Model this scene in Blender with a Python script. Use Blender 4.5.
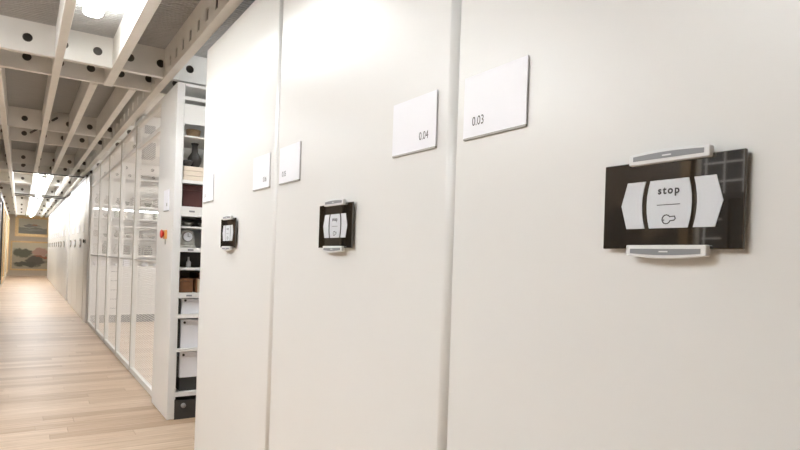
import bpy, bmesh, math, random
from mathutils import Matrix, Vector
random.seed(7)
for o in list(bpy.data.objects): bpy.data.objects.remove(o)
SC = bpy.context.scene
COL = SC.collection

# ------------------------------------------------------------------ camera
EYE, YAW, ROLL, FPX = 1.231, math.atan2(380, 588), math.radians(1.9), 588.0
fw = Vector((math.sin(YAW), math.cos(YAW), 0)); r0 = Vector((math.cos(YAW), -math.sin(YAW), 0)); zz = Vector((0, 0, 1))
rt = math.cos(ROLL)*r0 + math.sin(ROLL)*zz; up = -math.sin(ROLL)*r0 + math.cos(ROLL)*zz
cam = bpy.data.cameras.new('camera'); camo = bpy.data.objects.new('camera', cam); COL.objects.link(camo)
cam.sensor_width = 36; cam.lens = FPX*36/800; cam.shift_y = 34.5/800; cam.clip_start = 0.02; cam.clip_end = 200
camo.matrix_world = Matrix(((rt.x, up.x, -fw.x, 0), (rt.y, up.y, -fw.y, 0), (rt.z, up.z, -fw.z, EYE), (0, 0, 0, 1)))
SC.camera = camo
# ------------------------------------------------------------------ world, exposure
w = bpy.data.worlds.new('world'); SC.world = w; w.use_nodes = True
w.node_tree.nodes['Background'].inputs[0].default_value = (1, .96, .9, 1); w.node_tree.nodes['Background'].inputs[1].default_value = .3
vs = SC.view_settings; vs.view_transform = 'Standard'; vs.look = 'None'; vs.gamma = 1; vs.use_curve_mapping = False
vs.exposure = 1.13
LAMP = 19.0        # emission strength of the tube diffusers

# ------------------------------------------------------------------ materials
def srgb(r, g, b):
    f = lambda c: (c/255/12.92) if c <= 10 else ((c/255+.055)/1.055)**2.4
    return (f(r), f(g), f(b), 1)
def mat(name, col, rough=.5, metal=0., spec=.5, noise=0., scale=8., bump=0., stretch=(1, 1, 1), emit=0.):
    m = bpy.data.materials.new(name); m.use_nodes = True; nt = m.node_tree; b = nt.nodes['Principled BSDF']
    b.inputs['Base Color'].default_value = col; b.inputs['Roughness'].default_value = rough
    b.inputs['Metallic'].default_value = metal; b.inputs['Specular IOR Level'].default_value = spec
    if noise or bump:
        tc = nt.nodes.new('ShaderNodeTexCoord'); mp = nt.nodes.new('ShaderNodeMapping'); mp.inputs['Scale'].default_value = stretch
        n = nt.nodes.new('ShaderNodeTexNoise'); n.inputs['Scale'].default_value = scale; n.inputs['Detail'].default_value = 5
        nt.links.new(tc.outputs['Object'], mp.inputs[0]); nt.links.new(mp.outputs[0], n.inputs['Vector'])
        if noise:
            mx = nt.nodes.new('ShaderNodeMix'); mx.data_type = 'RGBA'
            mx.inputs[6].default_value = tuple(c*(1-noise) for c in col[:3])+(1,)
            mx.inputs[7].default_value = tuple(min(1, c*(1+noise)) for c in col[:3])+(1,)
            nt.links.new(n.outputs['Fac'], mx.inputs[0]); nt.links.new(mx.outputs[2], b.inputs['Base Color'])
        if bump:
            bp = nt.nodes.new('ShaderNodeBump'); bp.inputs['Strength'].default_value = bump; bp.inputs['Distance'].default_value = .01
            nt.links.new(n.outputs['Fac'], bp.inputs['Height']); nt.links.new(bp.outputs[0], b.inputs['Normal'])
    if emit:
        b.inputs['Emission Color'].default_value = (.94, .975, 1, 1); b.inputs['Emission Strength'].default_value = emit
    return m
M = {}
M['door'] = mat('door_paint', (.795, .785, .765, 1), .32, spec=.45, noise=.012, scale=3)
M['sign'] = mat('sign_white', (.90, .90, .945, 1), .4)
M['signedge'] = mat('sign_edge', (.38, .37, .35, 1), .5)
M['ink'] = mat('ink', (.06, .06, .065, 1), .6)
M['glass'] = mat('black_glass', (.022, .017, .012, 1), .03, spec=1.0)
M['glass'].node_tree.nodes['Principled BSDF'].inputs['IOR'].default_value = 1.75
M['button'] = mat('button_grey', (.68, .70, .735, 1), .4, noise=.03, scale=400)
M['clip'] = mat('clip_white', (.80, .80, .80, 1), .35)
M['insert'] = mat('clip_insert', (.27, .275, .29, 1), .45)
M['clipmark'] = mat('clip_mark', (.75, .75, .76, 1), .45)
M['mount'] = mat('mount_grey', (.5, .46, .4, 1), .5)
M['steel'] = mat('white_steel', (.82, .81, .78, 1), .45, noise=.05, scale=4)
M['beam'] = mat('beam_paint', (.84, .82, .78, 1), .5, noise=.07, scale=6)
M['grate'] = mat('grating_metal', (.50, .495, .485, 1), .55, metal=.0, noise=.15, scale=20, stretch=(.3, 3, 1))
M['rubber'] = mat('bumper', (.30, .285, .27, 1), .6)
M['plinth'] = mat('plinth_dark', (.045, .043, .042, 1), .5)
M['wire'] = mat('wire_white', (.86, .83, .80, 1), .5)
M['lamp'] = mat('lamp_diffuser', (1, 1, 1, 1), .4, emit=LAMP)
M['housing'] = mat('lamp_housing', (.8, .8, .78, 1), .4)
M['wallbeige'] = mat('wall_beige', (.62, .52, .40, 1), .7, noise=.05, scale=2)
M['walldark'] = mat('wall_left_paint', (.64, .58, .50, 1), .6, noise=.1, scale=2)
M['wallwhite'] = mat('wall_white', (.75, .72, .68, 1), .6, noise=.03)
M['gold'] = mat('gilt_frame', (.74, .52, .26, 1), .4, metal=.35, noise=.3, scale=30, bump=.3)
M['cream'] = mat('cream_frame', (.62, .53, .40, 1), .5, noise=.15, scale=20)
M['black'] = mat('black_frame', (.03, .028, .025, 1), .4)
M['red'] = mat('stop_red', (.62, .05, .03, 1), .35)
M['orange'] = mat('stop_base', (.75, .36, .10, 1), .4)
M['holeshade'] = mat('hole_shade', (.17, .15, .13, 1), .7)  # dark tone painted in for the shade behind the beam holes
M['pipe'] = mat('dark_pipe', (.10, .09, .085, 1), .5)
def plank_mat():
    m = bpy.data.materials.new('oak_plank'); m.use_nodes = True; nt = m.node_tree; b = nt.nodes['Principled BSDF']; N = nt.nodes.new; L = nt.links.new
    oi = N('ShaderNodeObjectInfo'); ge = N('ShaderNodeNewGeometry'); ad = N('ShaderNodeMath'); ad.operation = 'ADD'; fr = N('ShaderNodeMath'); fr.operation = 'FRACT'
    L(oi.outputs['Random'], ad.inputs[0]); L(ge.outputs['Random Per Island'], ad.inputs[1]); L(ad.outputs[0], fr.inputs[0])
    rp = N('ShaderNodeValToRGB'); e = rp.color_ramp.elements
    e[0].position = 0; e[0].color = (.52, .365, .245, 1); e[1].position = 1; e[1].color = (.70, .545, .41, 1)
    x = rp.color_ramp.elements.new(.5); x.color = (.63, .47, .335, 1); L(fr.outputs[0], rp.inputs[0])
    mp = N('ShaderNodeMapping'); mp.inputs['Scale'].default_value = (1.2, 22, 1); L(ge.outputs['Position'], mp.inputs[0])
    cb = N('ShaderNodeCombineXYZ'); mu = N('ShaderNodeMath'); mu.operation = 'MULTIPLY'; mu.inputs[1].default_value = 37
    L(fr.outputs[0], mu.inputs[0]); L(mu.outputs[0], cb.inputs[2]); va = N('ShaderNodeVectorMath'); L(mp.outputs[0], va.inputs[0]); L(cb.outputs[0], va.inputs[1])
    n = N('ShaderNodeTexNoise'); n.inputs['Scale'].default_value = 2.2; n.inputs['Detail'].default_value = 6; n.inputs['Distortion'].default_value = .6; L(va.outputs[0], n.inputs['Vector'])
    mx = N('ShaderNodeMix'); mx.data_type = 'RGBA'; mx.blend_type = 'MULTIPLY'; mx.inputs[0].default_value = .75
    r2 = N('ShaderNodeValToRGB'); r2.color_ramp.elements[0].position = .3; r2.color_ramp.elements[0].color = (.72, .66, .58, 1); r2.color_ramp.elements[1].position = .65; r2.color_ramp.elements[1].color = (1.0, 1.0, 1.0, 1)
    L(n.outputs['Fac'], r2.inputs[0]); L(rp.outputs[0], mx.inputs[6]); L(r2.outputs[0], mx.inputs[7]); L(mx.outputs[2], b.inputs['Base Color'])
    b.inputs['Roughness'].default_value = .45; b.inputs['Specular IOR Level'].default_value = .5
    return m
M['plank'] = plank_mat()
def paint_mat(name, sky, ground, horizon, blobs):
    """a canvas: two-tone picture with soft patches; blobs = (cx, cy, rx, ry, colour) in 0..1 picture coordinates (UV)"""
    m = bpy.data.materials.new(name); m.use_nodes = True; nt = m.node_tree; b = nt.nodes['Principled BSDF']; N = nt.nodes.new; L = nt.links.new
    tc = N('ShaderNodeTexCoord'); no = N('ShaderNodeTexNoise'); no.inputs['Scale'].default_value = 5; no.inputs['Detail'].default_value = 6
    L(tc.outputs['UV'], no.inputs['Vector'])
    sb = N('ShaderNodeVectorMath'); sb.operation = 'SUBTRACT'; sb.inputs[1].default_value = (.5, .5, .5); L(no.outputs['Color'], sb.inputs[0])
    scl = N('ShaderNodeVectorMath'); scl.operation = 'SCALE'; scl.inputs['Scale'].default_value = .32; L(sb.outputs[0], scl.inputs[0])
    av = N('ShaderNodeVectorMath'); L(tc.outputs['UV'], av.inputs[0]); L(scl.outputs[0], av.inputs[1])
    sp = N('ShaderNodeSeparateXYZ'); L(av.outputs[0], sp.inputs[0])
    mr = N('ShaderNodeMapRange'); mr.inputs[1].default_value = horizon-.04; mr.inputs[2].default_value = horizon+.04; L(sp.outputs[1], mr.inputs[0])
    mx = N('ShaderNodeMix'); mx.data_type = 'RGBA'; mx.inputs[6].default_value = ground; mx.inputs[7].default_value = sky; L(mr.outputs[0], mx.inputs[0])
    cur = mx.outputs[2]
    for cx, cy, rx, ry, c in blobs:
        s = N('ShaderNodeVectorMath'); s.operation = 'SUBTRACT'; s.inputs[1].default_value = (cx, cy, 0); L(av.outputs[0], s.inputs[0])
        d = N('ShaderNodeVectorMath'); d.operation = 'MULTIPLY'; d.inputs[1].default_value = (1/rx, 1/ry, 0); L(s.outputs[0], d.inputs[0])
        ln = N('ShaderNodeVectorMath'); ln.operation = 'LENGTH'; L(d.outputs[0], ln.inputs[0])
        q = N('ShaderNodeMapRange'); q.inputs[1].default_value = 1.15; q.inputs[2].default_value = .85; L(ln.outputs['Value'], q.inputs[0])
        k = N('ShaderNodeMix'); k.data_type = 'RGBA'; k.inputs[7].default_value = c; L(cur, k.inputs[6]); L(q.outputs[0], k.inputs[0]); cur = k.outputs[2]
    L(cur, b.inputs['Base Color']); b.inputs['Roughness'].default_value = .4
    return m

# ------------------------------------------------------------------ helpers
def tag(o, label=None, cat=None, group=None, kind=None):
    for k, v in (('label', label), ('category', cat), ('group', group), ('kind', kind)):
        if v: o[k] = v
    return o
def link(name, me, m, parent=None):
    o = bpy.data.objects.new(name, me); COL.objects.link(o)
    if m is not None and not me.materials: me.materials.append(m)
    if parent: o.parent = parent
    return o
def empty(name, loc=(0, 0, 0), parent=None):
    o = bpy.data.objects.new(name, None); COL.objects.link(o); o.location = loc; o.empty_display_size = .1
    if parent: o.parent = parent
    return o
class MB:
    def __init__(s): s.v = []; s.f = []; s.uv = None
    def box(s, x0, x1, y0, y1, z0, z1):
        i = len(s.v)
        s.v += [(x, y, z) for z in (z0, z1) for y in (y0, y1) for x in (x0, x1)]
        s.f += [tuple(i+k for k in q) for q in ((0, 2, 3, 1), (4, 5, 7, 6), (0, 1, 5, 4), (2, 6, 7, 3), (0, 4, 6, 2), (1, 3, 7, 5))]
        return s
    def poly(s, pts): i = len(s.v); s.v += pts; s.f.append(tuple(range(i, i+len(pts)))); return s
    def prism(s, pts, axis, a, b):
        """extrude 2-D pts along an axis from a to b"""
        def P(p, t): return {'x': (t, p[0], p[1]), 'y': (p[0], t, p[1]), 'z': (p[0], p[1], t)}[axis]
        i = len(s.v); n = len(pts)
        s.v += [P(p, a) for p in pts]+[P(p, b) for p in pts]
        s.f += [tuple(range(i, i+n)), tuple(range(i+2*n-1, i+n-1, -1))]
        s.f += [(i+k, i+(k+1) % n, i+n+(k+1) % n, i+n+k) for k in range(n)]
        return s
    def lathe(s, prof, cx, cy, z0, n=20, axis='z'):
        i = len(s.v); m = len(prof)
        for r, h in prof:
            for k in range(n):
                a = 2*math.pi*k/n; c, d = r*math.cos(a), r*math.sin(a)
                s.v.append((cx+c, cy+d, z0+h) if axis == 'z' else ((cx+h, cy+c, z0+d) if axis == 'x' else (cx+c, cy+h, z0+d)))
        for j in range(m-1):
            for k in range(n):
                s.f.append((i+j*n+k, i+j*n+(k+1) % n, i+(j+1)*n+(k+1) % n, i+(j+1)*n+k))
        s.f.append(tuple(i+k for k in range(n-1, -1, -1))); s.f.append(tuple(i+(m-1)*n+k for k in range(n)))
        return s
    def build(s, name, m, parent=None, bevel=0, smooth=False, fix=True, seg=2):
        me = bpy.data.meshes.new(name); me.from_pydata(s.v, [], s.f); me.update()
        if fix or bevel:
            bm = bmesh.new(); bm.from_mesh(me)
            bmesh.ops.recalc_face_normals(bm, faces=bm.faces)
            if bevel: bmesh.ops.bevel(bm, geom=bm.edges[:], offset=bevel, segments=seg, affect='EDGES', profile=.5)
            bm.to_mesh(me); bm.free()
        if smooth: me.shade_smooth()
        return link(name, me, m, parent)
def text_mesh(txt, size, xs=1., off=0., space=1.):
    """filled letter faces, centred; returns (verts 2-D, faces)"""
    c = bpy.data.curves.new('t', 'FONT'); c.body = txt; c.size = size; c.align_x = 'CENTER'; c.align_y = 'CENTER'; c.offset = off; c.space_character = space
    c.resolution_u = 3
    o = bpy.data.objects.new('t', c); COL.objects.link(o); dg = bpy.context.evaluated_depsgraph_get()
    me = bpy.data.meshes.new_from_object(o.evaluated_get(dg)); v = [(p.co.x*xs, p.co.y) for p in me.vertices]; f = [tuple(q.vertices) for q in me.polygons]
    bpy.data.objects.remove(o); bpy.data.curves.remove(c); bpy.data.meshes.remove(me)
    return v, f
def wall_text(name, txt, size, x, y, z, m, parent, **k):
    v, f = text_mesh(txt, size, **k); me = bpy.data.meshes.new(name); me.from_pydata([(x, y-a, z+b) for a, b in v], [], f); me.update()
    return link(name, me, m, parent)

# ------------------------------------------------------------------ floor
D = .93
XL, XR, YB, YE = -.45, 3.6, -4., 30.
XW, YW = -3.0, 9.5          # the room widens to the left of the camera up to YW
floor = tag(MB().box(XW, XR, YB, YE, -.06, -.012).build('floor', mat('subfloor', (.30, .22, .15, 1), .8)), kind='structure')
PW = .125
PLM = {}
rest = MB()
for r in range(int((YE-YB)/PW)):
    y0 = YB+r*PW; rr = random.Random(r*13+5); lim = XW if y0 < YW else XL; x = lim-rr.random()*1.4
    while x < XR:
        L = rr.choice((1.0, 1.3, 1.6)); x0, x1 = max(x, lim), min(x+L, XR)
        if x1-x0 > .02:
            if 3.6 < y0 < 8.2 and x0 < 1.3 and x1 > -.4:
                if x0 == lim or x1 == XR: me = None
                else: me = PLM.get(L)
                if me is None:
                    o = MB().box(0, x1-x0-.0015, 0, PW-.0015, -.012, 0).build('plank', M['plank'], floor)
                    if not (x0 == lim or x1 == XR): PLM[L] = o.data
                else: o = link('plank', me, M['plank'], floor)
                o.location = (x0, y0, 0)
            else: rest.box(x0, x1-.0015, y0, y0+PW-.0015, -.012, 0)
        x += L
tag(rest.build('planking', M['plank'], floor, fix=False), kind='stuff')

# ------------------------------------------------------------------ walls
tag(MB().box(XL-.1, XL, YW+.1, YE, 0, 3.).build('wall_left', M['walldark']), kind='structure')
tag(MB().box(XW-.1, XW, YB, YW, 0, 3.).build('wall_left_outer', M['walldark']), kind='structure')
tag(MB().box(XW-.1, XL, YW, YW+.1, 0, 3.).build('wall_left_return', M['walldark']), kind='structure')
tag(MB().box(XR, XR+.1, YB, YE, 0, 3.).build('wall_right', M['wallwhite']), kind='structure')
tag(MB().box(XL-.1, XR+.1, YE, YE+.1, 0, 3.).build('wall_end', M['wallbeige']), kind='structure')
tag(MB().box(XW-.1, XR+.1, YB-.1, YB, 0, 3.).build('wall_back', M['wallbeige']), kind='structure')

# ------------------------------------------------------------------ ceiling: grating, beams, bars
ZB, ZT = 2.545, 2.755
ceil = tag(MB().box(XW-.1, XR+.1, YB, YE, ZT+.012, ZT+.05).build('ceiling', M['grate']), kind='structure')
g = MB(); y = YB
while y < YE: g.box(XW if y < YW else XL, XR, y, y+.016, ZT, ZT+.012); y += .034
tag(g.build('grating_ribs', M['grate'], ceil, fix=False), kind='stuff')
def holed_plate(mb, a0, pitch, n, z0, z1, zc, rad, pt, seg=16):
    """vertical sheet of cells each with a round hole; pt(a, z, side) gives the 3-D point"""
    for c in range(n):
        for side in (0, 1):
            i = len(mb.v); A = a0+c*pitch; ca = A+pitch/2
            ring = []; sq = []
            for k in range(seg):
                t = 2*math.pi*k/seg; cx, cz = math.cos(t), math.sin(t)
                ring.append((ca+rad*cx, zc+rad*cz))
                hw, up_, dn = pitch/2, z1-zc, zc-z0
                hh = up_ if cz > 0 else dn
                s = min(hw/abs(cx) if abs(cx) > 1e-6 else 9, hh/abs(cz) if abs(cz) > 1e-6 else 9)
                sq.append((ca+s*cx, zc+s*cz))
            # corners: snap nearest perimeter point
            for cor in ((A, z0), (A+pitch, z0), (A, z1), (A+pitch, z1)):
                k = min(range(seg), key=lambda q: (sq[q][0]-cor[0])**2+(sq[q][1]-cor[1])**2); sq[k] = cor
            mb.v += [pt(p[0], p[1], side) for p in ring+sq]
            for k in range(seg): mb.f.append((i+k, i+(k+1) % seg, i+seg+(k+1) % seg, i+seg+k))
        j = len(mb.v)-4*seg
        for k in range(seg): mb.f.append((j+k, j+(k+1) % seg, j+2*seg+(k+1) % seg, j+2*seg+k))
HP = .2115
def cross_beam(y):
    b = MB(); n = 18 if y > YW else 30; x0 = .002-HP/2-2*HP - (0 if y > YW else 12*HP)
    holed_plate(b, x0, HP, n, ZB, ZT, 2.643, .030, lambda a, z, s: (a, y+.006*s, z))
    x1 = x0+n*HP
    b.box(x0, x1, y+.0065, y+.052, ZB, ZB+.008); b.box(x0, x1, y+.0065, y+.052, ZT-.01, ZT-.002)
    o = b.build('cross_beam', M['beam'], ceil, fix=False)
    MB().box(x0, x1, y+.040, y+.045, ZB+.0085, ZT-.0105).build('hole_shade', M['holeshade'], o)  # added dark sheet so the holes look shaded inside
    return o
BEAMS = [-2.3, -1.8, 1.2, 1.7, 4.71, 5.19, 7.68, 8.69, 11.0, 12.1, 14.4, 17.2, 17.7, 20.2, 23.3, 26.0, 28.5]
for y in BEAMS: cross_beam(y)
def bar(x0, x1, y0, y1): MB().box(x0, x1, y0, y1, ZB-.006, ZT-.002).build('ceiling_bar', M['beam'], ceil, bevel=.003, seg=1)
for x0, x1, y0, y1 in ((.163, .216, YB, YE), (.520, .585, YB, 5.24), (.425, .482, 5.247, YE), (.705, .762, 5.247, YE)): bar(x0, x1, y0, y1)
def girder(xw, xf0, xf1, y0, y1, pitch, first):
    b = MB(); t = .008; zs0, zs1 = 2.578, 2.652
    b.box(xf0, xf1, y0, y1, ZB-.008, ZB)                               # bottom flange
    b.box(xw, xw+t, y0, y1, ZB, zs0); b.box(xw, xw+t, y0, y1, zs1, ZT-.002)
    ys = first; prev = y0
    while ys+.05 < y1:
        b.box(xw, xw+t, prev, ys, zs0, zs1); prev = ys+.05; ys += pitch
    b.box(xw, xw+t, prev, y1, zs0, zs1)
    o = b.build('slotted_girder', M['beam'], ceil, fix=False)
    if y0 < 0: MB().box(xw+.03, xw+.034, y0, y1, ZB+.001, ZT-.003).build('slot_shade', M['pipe'], o)  # added dark sheet standing for shade behind the slots
    return o
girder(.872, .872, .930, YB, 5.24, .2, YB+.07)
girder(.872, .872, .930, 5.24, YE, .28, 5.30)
b = MB().box(-.205, -.152, 5.247, YE, ZB-.03, ZT-.002).build('edge_beam', M['beam'], ceil, bevel=.004, seg=1)
# conduits threaded through the beam holes
for (xa, ya, xb, yb, z) in ((.30, 7.5, .02, 8.95, 2.66), (.02, 12.0, .34, 15.0, 2.65), (.0, 17.0, .3, 20.4, 2.65)):
    p, q = Vector((xa, ya, z)), Vector((xb, yb, z)); d = q-p; L = d.length
    o = MB().lathe([(.012, 0), (.012, L)], 0, 0, 0, 8).build('conduit', M['pipe'], ceil, smooth=True)
    o.matrix_world = Matrix.Translation(p) @ d.to_track_quat('Z', 'Y').to_matrix().to_4x4()
# dark pipes crossing under the far ceiling
for y in (12.05, 17.15, 17.66): MB().lathe([(.011, 0), (.011, 1.1)], -.15, y, ZB-.02, 8, axis='x').build('conduit', M['pipe'], ceil, smooth=True)
# white soffit above the caged store
MB().box(.96, XR, 5.3, 10.95, ZT-.03, ZT-.004).build('soffit_panel', M['wallwhite'], ceil)
MB().box(XL, .94, 11.06, YE, ZT-.012, ZT-.003).build('soffit_panel', M['wallwhite'], ceil)

# ------------------------------------------------------------------ lamps
def lamp(x, y0, y1, label, wid=.055, z=2.705):
    """z = axis of the tube; rounded diffuser hanging under a slim spine"""
    t = tag(empty('ceiling_lamp', (x, y0, z)), label, 'lamp', 'strip lamps under the ceiling grating')
    L = y1-y0; n = 14; hh = .030
    pr = [(wid*math.cos(math.radians(-220+260*k/n)), hh*math.sin(math.radians(-220+260*k/n))) for k in range(n+1)]
    MB().prism(pr, 'y', .012, L-.012).build('diffuser', M['lamp'], t)
    zc = hh*math.sin(math.radians(40))
    MB().box(-wid*.4, wid*.4, 0, L, zc+.0005, zc+.02).build('housing', M['housing'], t)
    for yy in (0, L-.0115): MB().prism([(p[0]*1.05, p[1]*1.05) for p in pr], 'y', yy, yy+.0115).build('end_cap', M['housing'], t)
    for yy in (.15, L-.15): MB().lathe([(.008, zc+.02), (.008, ZT-z)], 0, yy, 0, 8).build('hanger', M['housing'], t)
    return t
lamp(.34, 2.9, 4.15, 'bright strip lamp above the aisle between the two nearest ceiling bars', wid=.055)
for x, y0, lb in ((-1.2, .5, 'added unseen strip lamp over the open floor just left of the camera'), (-2.3, .5, 'added unseen strip lamp by the outer left wall near the wire grid'),
                  (-1.2, 2.9, 'added unseen strip lamp over the open floor left of the bright corridor lamp'), (-1.75, .5, 'added unseen strip lamp in the middle of the open floor by the camera'), (-1.75, 2.9, 'added unseen strip lamp in the middle of the open floor ahead'), (-1.2, 5.9, 'added unseen strip lamp over the open floor opposite the mesh partition'),
                  (-2.3, 2.9, 'added unseen strip lamp near the outer left wall by the brown painting')):
    lamp(x, y0, y0+1.25, lb)  # unseen lamps added to light the doors and beams from the left
for y0, y1, lb in ((12.3, 14.3, 'first glowing strip lamp of the far white ceiling'), (14.6, 17.0, 'second glowing strip lamp of the far white ceiling'), (17.9, 20.0, 'third glowing strip lamp of the far white ceiling'),
               (20.4, 23.1, 'fourth glowing strip lamp of the far white ceiling'), (23.5, 25.8, 'fifth glowing strip lamp of the far white ceiling'), (26.2, 28.3, 'farthest glowing strip lamp before the end wall')):
    lamp(.335, y0, y1, lb, z=2.50)
lamp(2.9, 7.3, 8.5, 'added unseen strip lamp deep inside the store by the right wall')  # this and the next two are added out of view to brighten the store
lamp(2.9, 9.2, 10.4, 'added unseen strip lamp in the far right corner of the store')
lamp(2.9, 5.5, 6.7, 'added unseen strip lamp in the near right corner of the store')
lamp(1.75, 3.76, 4.46, 'short strip lamp above the open aisle between the shelves')
lamp(2.0, 6.3, 7.5, 'near strip lamp inside the mesh-fronted store')
lamp(2.0, 8.6, 9.8, 'rear strip lamp inside the mesh-fronted store')

# ------------------------------------------------------------------ control panel (part of a carriage)
def arc(p, q, bow, n=6):
    """points from p to q bulging sideways in +y by bow"""
    return [(p[0]+(q[0]-p[0])*t+bow*4*t*(1-t), p[1]+(q[1]-p[1])*t) for t in [k/n for k in range(n+1)]]
def control_panel(parent, yc, zc=1.34):
    x0 = -.015                                            # front of the plate, local to the door front at x = 0
    pn = MB().box(x0, x0+.006, -.127, .127, -.0765, .0765).build('control_panel', M['glass'], parent, bevel=.0012, seg=1); pn.location = (0, yc, zc)
    MB().box(x0+.006, 0, -.10, .10, -.055, .055).build('mounting_block', M['mount'], pn)
    xb = x0-.0012
    c = arc((.035, .041), (.035, -.041), .006)+[(-a, b_) for a, b_ in reversed(arc((.035, .041), (.035, -.041), .006))]
    MB().prism(c, 'x', xb, x0).build('stop_button', M['button'], pn)
    for s in (1, -1):
        c = arc((.044, .041), (.044, -.041), .006)+[(.080, -.041), (.092, 0), (.080, .041)]
        MB().prism([(a*s, b_) for a, b_ in c], 'x', xb, x0).build('arrow_button', M['button'], pn)
        # clip with an arched outer edge
        n = 8; o = [(-.073+.146*k/n, s*(.088+.005*math.sin(math.pi*k/n))) for k in range(n+1)]
        cp = MB().prism([(-.073, s*.070)]+o+[(.073, s*.070)], 'x', x0-.010, x0+.004).build('clip', M['clip'], pn, bevel=.0015, seg=1)
        o = [(-.064+.128*k/n, s*(.0845+.0028*math.sin(math.pi*k/n))) for k in range(n+1)]
        MB().prism([(-.064, s*.0765)]+o+[(.064, s*.0765)], 'x', x0-.0108, x0-.0099).build('clip_insert', M['insert'], pn)
        MB().box(x0-.0114, x0-.0107, -.008, .008, s*.0812-.0011, s*.0812+.0011).build('clip_mark', M['clipmark'], pn)
    xt = xb-.0006
    wall_text('stop_lettering', 'stop', .0180, xt, 0, .0225, M['ink'], pn, off=.0006, space=1.28)
    MB().box(xt, xb, -.021, .021, -.0022, -.0010).build('divider_line', M['ink'], pn)
    # key symbol: outline of a round bow and a shank, slightly tilted
    k = []
    for i in range(13):
        a = math.radians(35+290*i/12); k.append((.0085+.0072*math.cos(a), .0072*math.sin(a)))
    k = [(.0085+.0075*math.cos(math.radians(28+304*i/12)), .0075*math.sin(math.radians(28+304*i/12))) for i in range(13)]
    # bow opens to +u; shank continues to the right
    path = [(u-.0115, v) for u, v in k]+[(.0105, -.0036), (.0135, -.0012), (.0125, .0030)]
    path = [(u*math.cos(.12)-v*math.sin(.12), u*math.sin(.12)+v*math.cos(.12)-.026) for u, v in path]
    kb = MB(); m_ = len(path); wd = .0008
    for i in range(m_):
        a = Vector(path[i]); q = Vector(path[(i+1) % m_]); d = (q-a).normalized()*wd; nrm = Vector((-d.y, d.x))
        pts = [a-d-nrm, q+d-nrm, q+d+nrm, a-d+nrm]
        kb.prism([(-p.x, p.y) for p in pts], 'x', xt, xb)
    kb.lathe([(.0011, 0), (.0011, .0006)], xt, .0075, -.0275, 8, axis='x')
    kb.build('key_symbol', M['ink'], pn)
    for ch in pn.children:
        if ch.name.split('.')[0] != 'mounting_block': ch.location.y = -.0035 if not (ch.name.startswith('clip') and ch.data.vertices[0].co.z < 0) else -.003
    return pn

# ------------------------------------------------------------------ mobile carriages
CW, CH = 1.248, 2.472
def sign(parent, y0, y1, num, side, z0=1.538, z1=1.689):
    yc = (y0+y1)/2; h = (y1-y0)/2
    s = MB().box(-.0055, -.0025, -h, h, 0, z1-z0).build('sign', M['sign'], parent); s.location = (0, yc, z0)
    MB().box(-.0055, 0, -h+.001, h-.001, -.0050, -.0002).build('sign_rail', M['signedge'], s)
    MB().box(-.0024, 0, -h+.01, h-.01, .01, z1-z0-.01).build('sign_backing', M['signedge'], s)
    if num: wall_text('number', num, .032, -.0060, side*(h-.056), .036, M['ink'], s, xs=.82)
    return s
def carriage(yc, label, nums=None, far=False, x=D):
    t = tag(empty('shelving_carriage', (x, yc, 0)), label, 'shelving', 'mobile shelving carriages along the aisle')
    h = CW/2
    # front panel with rounded vertical edges
    n = 7; RF, R, RX = .007, .030, .026          # tight far edge, softer near edge
    pts = [(.05, -h+.003), (.05, h-.003)]
    for i in range(n+1): a = math.radians(90+90*i/n); pts.append((RF+RF*math.cos(a), h-.003-RF+RF*math.sin(a)))
    for i in range(n+1): a = math.radians(180+90*i/n); pts.append((RX+RX*math.cos(a), -h+.003+R+R*math.sin(a)))
    fp = MB().prism(pts, 'z', .012, CH).build('front_panel', M['door'], t)
    for p in fp.data.polygons: p.use_smooth = abs(p.normal.z) < .5 and p.area < .05
    MB().box(.07, .10, -h+.04, h-.04, CH+.0005, ZB-.012).build('top_rail', M['rubber'], t)
    if far: MB().box(.0, .03, -h, h-.001, CH+.0005, CH+.06).build('guide_rail', M['pipe'], t)
    MB().box(.055, 2.2, -h+.02, h-.02, .10, CH-.03).build('body', M['door'], t)
    MB().box(.06, 2.2, -h+.03, h-.03, .0, .10).build('base', M['plinth'], t)
    MB().box(.022, .046, -h-.003, -h+.003, .03, CH-.01).build('bumper_strip', M['rubber'], t)
    control_panel(t, .0185)
    sign(t, h-.257, h-.039, nums and nums[0], 1)                 # far end
    sign(t, -h+.076, -h+.294, nums and nums[1], -1)              # near end
    return t
carriage(-.676, 'white shelving carriage beside the camera, right of the frame')
carriage(.573, 'white shelving carriage nearest the camera, with the 0.03 sign', ('0.03', None))
carriage(1.823, 'white shelving carriage in the middle, with the 0.04 sign', ('0.05', '0.04'))
carriage(3.076, 'white shelving carriage at the edge of the open aisle', ('0.07', '0.06'))
for k, yc in enumerate((12.33, 13.59, 14.85)):
    carriage(yc, 'white carriage %s beyond the mesh-fronted store' % ('first', 'second', 'third')[k], x=D+.01, far=True)
for k, yc in enumerate((17.22, 18.47, 19.72, 20.97, 22.22, 23.47, 24.72, 25.97, 27.22)):
    carriage(yc, 'distant white carriage, %s past the gap in the far row' % ('first', 'second', 'third', 'fourth', 'fifth', 'sixth', 'seventh', 'eighth', 'ninth')[k], x=D+.01, far=True)

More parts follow.
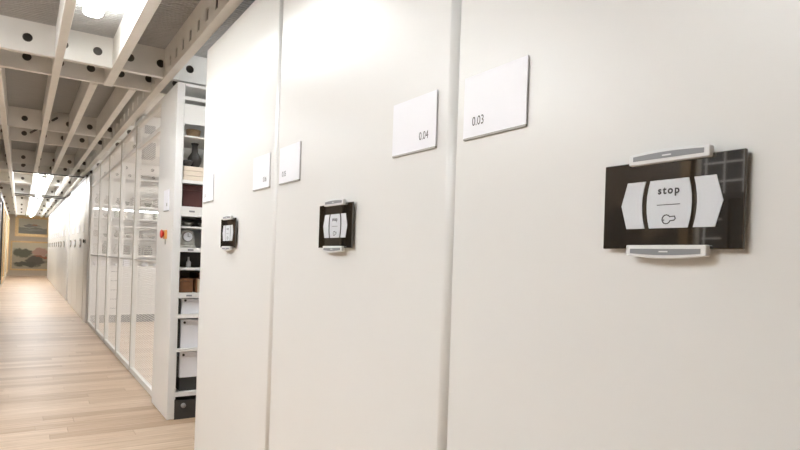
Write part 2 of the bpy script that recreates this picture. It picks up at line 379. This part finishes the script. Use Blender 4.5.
# ------------------------------------------------------------------ open-sided shelving units
def shelf_unit(y0, y1, label, shelves, fascia, plinth_h, xlen, x=D, button='red', signed=True, name='shelving_unit'):
    """fixed unit whose open shelves face the viewer (-y)"""
    t = tag(empty(name, (x, y0, 0)), label, 'shelving'); W = y1-y0
    MB().box(0, .052, 0, W, .004, CH).build('front_panel', M['door'], t, bevel=.004)
    MB().box(.052, .056, -.0, W-.01, .15, CH-.02).build('upright', M['steel'], t)
    MB().box(xlen-.03, xlen, 0, W, .0, CH).build('upright', M['steel'], t)
    MB().box(.056, xlen-.03, W-.02, W, .15, CH).build('back_panel', M['steel'], t)
    MB().box(.056, xlen-.03, .0, W-.02, CH-.02, CH).build('top_panel', M['steel'], t)
    for z0, z1 in shelves:
        s = MB().box(.056, xlen-.03, .03, W-.02, z1-.012, z1).build('shelf', M['steel'], t)
        MB().box(.056, xlen-.03, .0, .03, z0, z1).build('shelf_lip', M['steel'], s)
    for z0, z1 in fascia: MB().box(.056, xlen-.03, .005, .02, z0, z1).build('fascia', M['steel'], t)
    p = MB().box(.052, xlen, .004, W-.004, 0, plinth_h).build('plinth', M['plinth'], t)
    MB().lathe([(.018, 0), (.018, -.012), (.009, -.02)], .115, .004, plinth_h*.72, 12, axis='y').build('plinth_knob', M['rubber'], p, smooth=True)
    if signed:
        s = MB().box(-.009, -.0005, -.08, .08, 0, .155).build('sign', M['sign'], t); s.location = (0, .235, 1.545)
        MB().box(-.0088, -.0005, -.079, .079, -.005, -.0002).build('sign_rail', M['signedge'], s)
        MB().box(-.0096, -.0088, -.055, -.025, .03, .055).build('number_mark', M['signedge'], s)
    if button:
        bt = MB().box(-.014, 0, -.045, .045, -.034, .034).build('emergency_button', M['orange'] if button == 'red' else M['rubber'], t, bevel=.004); bt.location = (0, .24 if button == 'red' else .45, 1.362)
        MB().lathe([(.018, -.0145), (.018, -.022), (.032, -.024), (.034, -.032), (.024, -.038)], 0, .012, .004, 16, axis='x').build('push_cap', M['red'] if button == 'red' else M['plinth'], bt, smooth=True)
        if button == 'red': MB().box(-.006, 0, -.004, .004, -.075, -.0345).build('cable', M['signedge'], bt)
    return t
SH = [(.168, .198), (.498, .520), (.745, .774), (.894, .931), (1.236, 1.266), (1.497, 1.570), (1.741, 1.765)]
shelf_unit(4.50, 5.09, 'white open-sided shelving unit beside the aisle gap, with red emergency button', SH, [(2.178, 2.325), (2.355, 2.38)], .138, 2.2)
SH2 = [(.13, .15), (.93, .955), (1.13, 1.16), (1.43, 1.45), (1.63, 1.65), (1.76, 1.78), (1.98, 2.0)]
shelf_unit(11.0, 11.62, 'white shelving unit at the back of the mesh-fronted store', SH2, [(2.25, 2.35)], .13, 2.4, x=D+.01, button='dark', signed=False)
shelf_unit(15.92, 16.55, 'white end unit after the gap in the far row', [(.4, .43), (.9, .93), (1.4, 1.43), (1.9, 1.93)], [], .13, 2.2, x=D+.01, button=None, signed=False)

# objects on the aisle unit's shelves
YS = 4.50
def thing(o, label, cat, group=None): return tag(o, label, cat, group)
def archive_box(x0, x1, z0, z1, label):
    t = thing(empty('archive_box', (x0, YS+.035, z0)), label, 'box', 'white archive boxes on the aisle unit')
    W, H = x1-x0, z1-z0
    MB().box(0, W, 0, .40, 0, H*.80).build('box_body', M['sign'], t, bevel=.002, seg=1)
    MB().box(-.003, W+.003, -.004, .404, H*.80+.001, H).build('lid', M['sign'], t, bevel=.002, seg=1)
    MB().lathe([(.009, 0), (.009, -.006)], .025, -.0045, H*.89, 10, axis='y').build('stud', M['plinth'], t)
    return t
Z = {'b3': .199, 'b2': .521, 'b1': .775}
archive_box(1.016, 1.36, .5205, .733, 'middle white archive box on the lower shelves')
archive_box(1.016, 1.36, .7745, .886, 'uppermost flat white archive box under the leather book')
archive_box(1.016, 1.36, .300, .490, 'lowest white archive box, raised on a dark tray')
archive_box(1.40, 1.73, .5205, .733, 'white archive box deeper along the middle box shelf')
archive_box(1.40, 1.73, .7745, .886, 'flat white archive box deeper along the upper box shelf')
dk = mat('tray_dark', (.05, .048, .045, 1), .6)
thing(MB().box(1.02, 1.75, YS+.04, YS+.45, .1985, .2995).build('dark_tray', dk, bevel=.003), 'dark tray under the lowest white archive box', 'tray')
for z0, z1, lb in ((.5205, .735, 'black upright folder left of the middle archive box'), (.7745, .886, 'black upright folder left of the flat archive box'), (.300, .46, 'black upright folder left of the lowest archive box')):
    thing(MB().box(.990, 1.008, YS+.03, YS+.4, z0, z1).build('folder', dk, bevel=.002), lb, 'folder')
brown = mat('brown_leather', (.20, .085, .035, 1), .45, noise=.3, scale=20)
t = thing(empty('leather_case', (1.0, YS+.05, .9315)), 'brown leather case on the shelf above the white boxes', 'case')
MB().box(0, .098, 0, .3, 0, .085).build('case_body', brown, t, bevel=.006); MB().box(-.001, .099, -.001, .301, .0855, .105).build('case_lid', brown, t, bevel=.004)
t = thing(empty('book', (1.116, YS+.04, .9315)), 'thin brown book standing beside the leather case', 'book')
MB().box(0, .012, 0, .2, 0, .105).build('cover', brown, t, bevel=.002); MB().box(.0125, .03, .004, .196, .003, .1).build('pages', M['cream'], t)
thing(MB().box(1.15, 1.7, YS+.06, YS+.4, .9315, 1.08).build('wooden_chest', brown, bevel=.006), 'brown wooden chest deeper on the leather case shelf', 'chest')
cream = mat('cream_board', (.72, .62, .50, 1), .6)
thing(MB().box(1.0, 1.7, YS+.515, YS+.55, .9315, 1.2).build('cream_board', cream, bevel=.004), 'cream board standing behind the leather case', 'board')
# dark picture with a white bottle in front, on the 1.117 level board
thing(MB().box(.99, 2.1, YS+.01, YS+.5, 1.100, 1.117).build('loose_board', M['steel'], bevel=.002), 'loose white board carrying the small white bottle', 'board')
dkb = mat('dark_panel', (.075, .065, .055, 1), .5, noise=.4, scale=25)
thing(MB().box(.99, 2.0, YS+.30, YS+.33, 1.1175, 1.234).build('lacquer_tray', dkb, bevel=.002), 'dark brown tray standing behind the small white bottle', 'tray')
thing(MB().lathe([(.016, 0), (.018, .01), (.018, .04), (.007, .055), (.006, .075), (.008, .08)], 1.075, YS+.12, 1.1175, 14).build('bottle', M['sign'], smooth=True), 'small white bottle in front of a dark tray', 'bottle')
# ornate clock with a round dial
t = thing(empty('mantel_clock', (1.055, YS+.08, 1.2665)), 'ornate silvery clock with a round dial on the shelf', 'clock')
sil = mat('silver', (.55, .54, .50, 1), .3, metal=.6, noise=.3, scale=60)
MB().box(-.062, .062, 0, .09, 0, .018).build('clock_base', sil, t, bevel=.004)
MB().prism([(-.055, .0185), (.055, .0185), (.05, .09)]+[(.05*math.cos(a), .09+.045*math.sin(a)) for a in [math.pi*k/8 for k in range(1, 8)]]+[(-.05, .09)], 'y', .005, .08).build('clock_case', sil, t)
MB().lathe([(.040, 0), (.040, -.008), (.034, -.010)], 0, .005, .083, 20, axis='y').build('bezel', M['rubber'], t)
MB().lathe([(.033, 0), (.033, -.002)], 0, -.005, .083, 20, axis='y').build('dial', M['sign'], t)
MB().box(-.0015, .0015, -.0085, -.0072, .083, .108).build('hand', M['ink'], t); MB().box(0, .018, -.0085, -.0072, .0815, .0845).build('hand', M['ink'], t)
def dish(x, z, label, r=.05, m=sil):
    return thing(MB().lathe([(r*.5, 0), (r*.55, .006), (r, .03), (r*.97, .032), (r*.5, .012)], x, YS+.14, z, 20).build('dish', m, smooth=True), label, 'dish', 'dishes on the aisle unit')
thing(MB().box(.99, 2.0, YS+.02, YS+.5, 1.412, 1.424).build('loose_board', M['steel'], bevel=.002), 'loose white board above the ornate clock', 'board')
dish(1.06, 1.4245, 'shallow silver dish above the ornate clock'); dish(1.19, 1.4245, 'second silver dish deeper on the clock board')
thing(MB().box(1.0, 1.3, YS+.3, YS+.33, 1.4245, 1.495).build('lacquer_tray', dkb, bevel=.002), 'dark narrow tray standing behind the silver dishes', 'tray')
mar = mat('maroon_cloth', (.075, .022, .018, 1), .6, noise=.3, scale=15)
t = thing(empty('maroon_box', (1.0, YS+.04, 1.5705)), 'dark maroon box above the labelled shelf edge', 'box')
MB().box(0, .45, 0, .38, 0, .125).build('box_body', mar, t, bevel=.004); MB().box(-.004, .454, -.004, .384, .126, .166).build('lid', mar, t, bevel=.004)
t = thing(empty('board_stack', (.995, YS+.02, 1.7655)), 'stack of pale boards above the maroon box', 'boards')
for k in range(3): MB().box(.002*k, .8, .003*k, .5, .036*k, .036*k+.034).build('board', cream, t, bevel=.003, seg=1)
vz = mat('dark_vase', (.035, .03, .028, 1), .35)
ZV = 1.7655+.108
thing(MB().lathe([(.03, 0), (.034, .01), (.05, .05), (.05, .08), (.024, .12), (.02, .17), (.03, .19)], 1.10, YS+.14, ZV, 20).build('vase', vz, smooth=True), 'tall dark vase on the pale boards', 'vase')
thing(MB().lathe([(.02, 0), (.022, .008), (.04, .03), (.042, .045), (.03, .05)], 1.035, YS+.10, ZV, 18).build('bowl', vz, smooth=True), 'small dark bowl beside the tall vase', 'bowl')
thing(MB().box(.99, 2.0, YS+.02, YS+.5, 2.085, 2.097).build('loose_board', M['steel'], bevel=.002), 'loose board near the top carrying a tan basket', 'board')
tan = mat('tan_wicker', (.36, .24, .13, 1), .7, noise=.4, scale=60)
thing(MB().lathe([(.04, 0), (.05, .03), (.055, .06), (.05, .062), (.04, .02)], 1.08, YS+.12, 2.0975, 18).build('basket', tan, smooth=True), 'tan basket near the top of the aisle unit', 'basket')
# small shelf label holders belong to the unit: little grey plates
unit = [o for o in COL.objects if o.name == 'shelving_unit'][0]
for z in (.912, 1.25, 1.535): MB().box(.11, .15, -.002, -.0002, z-.006, z+.006).build('label_holder', M['insert'], unit)

# objects on the store's back unit (y = 11)
YS2 = 11.0; rnd = random.Random(3)
gtones = [mat('store_item_%d' % k, c, .5, noise=.2, scale=20) for k, c in enumerate(((.10, .09, .08, 1), (.22, .19, .16, 1), (.35, .31, .26, 1), (.16, .17, .13, 1), (.5, .47, .42, 1)))]
kinds = ('jar', 'box', 'bowl', 'vase')
ORD = ('first', 'second', 'third', 'fourth', 'fifth', 'sixth', 'seventh', 'eighth', 'ninth', 'tenth', 'eleventh', 'twelfth', 'thirteenth', 'fourteenth')
TONE = {'store_item_0': 'black', 'store_item_1': 'brown', 'store_item_2': 'tan', 'store_item_3': 'olive', 'store_item_4': 'pale', 'sign_white': 'white'}
names = {'jar': 'dark', 'box': 'grey', 'bowl': 'shallow', 'vase': 'tall'}
for lev, (z, zmax, nm) in enumerate(((1.16, .24, 'waist shelf'), (1.45, .15, 'shelf above the waist shelf'), (1.78, .16, 'lit shelf'), (2.0, .22, 'top shelf'), (.955, .15, 'lowest open shelf'))):
    x = 1.02; q = 0
    while x < 2.3:
        wd = .09+rnd.random()*.09; kd = kinds[rnd.randrange(4)]; hh = zmax*(.55+.4*rnd.random()); m_ = gtones[rnd.randrange(5)] if lev != 4 else (M['sign'] if rnd.random() < .75 else gtones[1])
        q += 1; tone = TONE[m_.name]; cx, cy = x+wd/2, YS2+.16; r = wd*.42
        if kd == 'box': o = MB().box(x, x+wd*.9, YS2+.06, YS2+.3, z+.0005, z+hh).build('box', m_, bevel=.004)
        elif kd == 'jar': o = MB().lathe([(r*.8, 0), (r, hh*.1), (r, hh*.7), (r*.6, hh*.85), (r*.65, hh)], cx, cy, z+.0005, 12).build('jar', m_, smooth=True)
        elif kd == 'bowl': o = MB().lathe([(r*.4, 0), (r*.5, hh*.1), (r, hh*.5), (r*.95, hh*.52), (r*.4, hh*.15)], cx, cy, z+.0005, 12).build('bowl', m_, smooth=True)
        else: o = MB().lathe([(r*.5, 0), (r*.9, hh*.3), (r*.8, hh*.5), (r*.3, hh*.75), (r*.5, hh)], cx, cy, z+.0005, 12).build('vase', m_, smooth=True)
        thing(o, '%s %s, %s from the corridor on the %s behind the mesh' % (tone, kd, ORD[q-1], nm), kd, 'objects on the back unit of the mesh-fronted store')
        x += wd+.015+rnd.random()*.03
# drawer fronts of the back unit
bu = [o for o in COL.objects if o.name.startswith('shelving_unit') and abs(o.location.y-11) < .01][0]
for r in range(5):
    for c in range(3):
        d = MB().box(.06+c*.74, .06+c*.74+.735, -.012, .02, .155+r*.155, .155+r*.155+.150).build('drawer', M['door'], bu, bevel=.003, seg=1)
        MB().box(.06+c*.74+.30, .06+c*.74+.43, -.022, -.0125, .155+r*.155+.085, .155+r*.155+.097).build('handle', M['insert'], d)
sl = thing(empty('shelf_light', (1.0, 10.99, 1.90)), 'glowing strip light along the back unit behind the mesh', 'lamp')
MB().box(0, 1.35, 0, .02, 0, .025).build('light_bar', mat('shelf_glow', (1, 1, 1, 1), .4, emit=6.), sl, bevel=.003)
for x in (0.05, 1.25): MB().box(x, x+.02, .021, .045, .002, .02).build('bracket', M['steel'], sl)

# ------------------------------------------------------------------ mesh partition of the store
FX = .965
pt = tag(empty('mesh_partition', (FX, 5.12, 0)), 'white wire mesh partition of tall bays beside the corridor', 'partition')
UP = [5.13, 6.47, 7.52, 8.62, 9.70, 10.93]
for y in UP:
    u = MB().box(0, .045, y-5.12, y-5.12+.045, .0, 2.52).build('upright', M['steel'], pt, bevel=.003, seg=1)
    MB().box(-.003, -.0002, y-5.12+.004, y-5.12+.041, .02, 2.5).build('shade_strip', M['mount'], u)  # darker strip painting the shaded edge of the upright
for z0, z1, x0 in ((.0, .05, .0), (1.135, 1.147, .008), (2.255, 2.29, .0), (2.48, 2.52, .0)):
    for a, b_ in zip(UP[:-1], UP[1:]): MB().box(x0+.003, .04-x0, a+.0455-5.12, b_-.0005-5.12, z0, z1).build('rail', M['steel'] if z0 < 2.4 and z0 < 1 else M['beam'], pt)
for a, b_ in zip(UP[:-1], UP[1:]):
    for z0, z1 in ((.05, 1.135), (1.147, 2.255), (2.29, 2.48)):
        wm = MB(); y0, y1 = a+.046-5.12, b_-5.12-.001; hw = .00115
        def wire(p, q, ax):
            i = len(wm.v)
            for e in (p, q):
                for dx, dt in ((-hw, -hw), (hw, -hw), (hw, hw), (-hw, hw)):
                    wm.v.append((.02+dx, e[0]+(dt if ax == 'z' else 0), e[1]+(dt if ax == 'y' else 0)))
            wm.f.extend([(i+k, i+(k+1) % 4, i+4+(k+1) % 4, i+4+k) for k in range(4)])
        y = y0
        while y < y1: wire((y, z0), (y, z1), 'z'); y += .04
        z = z0
        while z < z1: wire((y0, z), (y1, z), 'y'); z += .02
        tag(wm.build('wire_mesh', M['wire'], pt, fix=False), kind='stuff')
# hanging unit in the store
t = thing(empty('ventilation_unit', (1.07, 6.9, 2.26)), 'white ventilation box hanging under the store ceiling behind the mesh', 'vent')
MB().box(0, .30, 0, .5, .21, .44).build('housing', M['housing'], t, bevel=.008); MB().box(.03, .14, -.006, -.0005, .25, .34).build('grille', M['insert'], t)
MB().box(.04, .16, .05, .25, 0, .17).build('lower_box', M['rubber'], t, bevel=.006); MB().box(.08, .12, .1, .15, .171, .209).build('bracket', M['rubber'], t)
MB().box(.13, .17, .2, .24, .441, .46).build('hanger', M['housing'], t)

# ------------------------------------------------------------------ paintings
def painting(name, label, c, wid, hei, fm, fw_, canvas, facing, depth=.05, group=None):
    """c = centre of the back; facing '-y' (end wall) or '+x' (left wall)"""
    t = thing(empty(name, c), label, 'painting', group)
    if facing == '+x': t.rotation_euler = (0, 0, math.pi/2)
    h, v = wid/2, hei/2
    o = MB().prism([(-h, -v), (h, -v), (h-fw_, -v+fw_), (-h+fw_, -v+fw_)], 'y', -depth, 0).build('frame_rail', fm, t)
    MB().prism([(-h, v), (h, v), (h-fw_, v-fw_), (-h+fw_, v-fw_)], 'y', -depth, 0).build('frame_rail', fm, t)
    for s in (1, -1): MB().prism([(s*h, -v), (s*h, v), (s*(h-fw_), v-fw_), (s*(h-fw_), -v+fw_)], 'y', -depth, 0).build('frame_rail', fm, t)
    i, j = h-fw_, v-fw_
    me = bpy.data.meshes.new('canvas'); y = -depth*.5
    me.from_pydata([(-i, y, -j), (i, y, -j), (i, y, j), (-i, y, j), (-i, -.002, -j), (i, -.002, -j), (i, -.002, j), (-i, -.002, j)], [], [(0, 1, 2, 3), (7, 6, 5, 4)])
    uv = me.uv_layers.new(); 
    for k, q in enumerate(((0, 0), (1, 0), (1, 1), (0, 1))*2): uv.data[k].uv = q
    link('canvas', me, canvas, t)
    return t
cv1 = paint_mat('seascape', (.66, .60, .47, 1), (.26, .25, .20, 1), .42, [(.45, .55, .30, .10, (.30, .27, .22, 1)), (.55, .60, .12, .08, (.45, .25, .16, 1)), (.5, .25, .35, .06, (.35, .33, .27, 1))])
painting('painting', 'gold-framed seascape hung above the larger canvas on the end wall', (.44, YE-.001, 2.13), 1.30, .90, M['gold'], .13, cv1, '-y')
cv2 = paint_mat('landscape', (.66, .58, .42, 1), (.42, .35, .24, 1), .55, [(.28, .62, .26, .16, (.13, .12, .07, 1)), (.74, .66, .26, .15, (.55, .33, .24, 1)), (.62, .30, .26, .20, (.12, .10, .07, 1)), (.35, .18, .30, .09, (.10, .09, .06, 1)), (.75, .48, .18, .04, (.38, .14, .07, 1))])
painting('painting', 'large landscape canvas standing low on the end wall', (.40, YE-.001, .86), 1.50, 1.26, M['gold'], .07, cv2, '-y')
dark1 = paint_mat('dark_interior', (.07, .05, .035, 1), (.035, .025, .018, 1), .5, [(.3, .5, .2, .3, (.12, .085, .055, 1)), (.7, .35, .15, .2, (.02, .015, .012, 1))])
dark2 = paint_mat('dark_portrait', (.03, .027, .022, 1), (.02, .016, .013, 1), .4, [(.5, .6, .2, .2, (.30, .2, .13, 1))])
darkgold = mat('dark_gilt', (.17, .11, .055, 1), .45, metal=.3, noise=.3, scale=30)
LP = [(XW, 3.42, 1.10, 1.75, 1.1, darkgold, dark1, 'large dark brown painting on the outer left wall'),
      (XW, 5.6, 2.2, 1.6, 1.4, darkgold, dark2, 'wide dark painting further along the outer left wall'),
      (XW, 8.2, 2.2, 1.6, 1.4, M['black'], dark1, 'dark painting in the corner of the outer left wall'),
      (XL, 10.9, 1.6, 1.4, 1.9, darkgold, dark2, 'tall dark painting before the white far ceiling'),
      (XL, 13.6, 2.2, 1.35, 2.1, M['cream'], cv2, 'cream-framed painting at the left picture edge'),
      (XL, 16.6, 2.4, 1.35, 2.1, M['black'], dark1, 'black-framed painting on the left wall past the cream frame'),
      (XL, 19.8, 2.6, 1.3, 2.1, M['gold'], dark2, 'gold-framed painting half way along the left wall'),
      (XL, 23.1, 2.6, 1.3, 2.1, M['cream'], cv1, 'pale-framed painting far along the left wall'),
      (XL, 26.6, 2.8, 1.3, 2.1, M['gold'], cv2, 'gold-framed painting last before the end wall')]
for xw, y, wd, zc, hh, fm, cm, lb in LP:
    painting('painting', lb, (xw+.001, y, zc), wd, hh, fm, .09, cm, '+x', depth=.07, group='paintings on the left wall')
painting('painting', 'black-framed picture hung on the wire grid', (XW+.05, 2.36, 1.45), .44, .80, M['black'], .05, dark2, '+x', depth=.04)
for k, x in enumerate((-2.2, -1.1)):
    painting('painting', ('dark painting on the return wall, left one', 'dark painting on the return wall, right one')[k], (x, YW-.001, 1.45), .95, 1.5, darkgold, .09, (dark1, dark2)[k], '-y', depth=.06)
# hanging grid on the outer left wall
gr = thing(empty('hanging_grid', (XW+.03, 1.2, .4)), 'white wire hanging grid on a dark board, outer left wall', 'grid')
MB().box(-.028, -.005, -.03, 1.60, 0, 2.1).build('back_board', M['plinth'], gr)
for k in range(11): MB().box(-.004, .004, k*.155, k*.155+.012, 0, 2.1).build('grid_wire', M['wire'], gr)
for k in range(14): MB().box(.0042, .012, 0, 1.57, k*.155, k*.155+.012).build('grid_wire', M['wire'], gr)
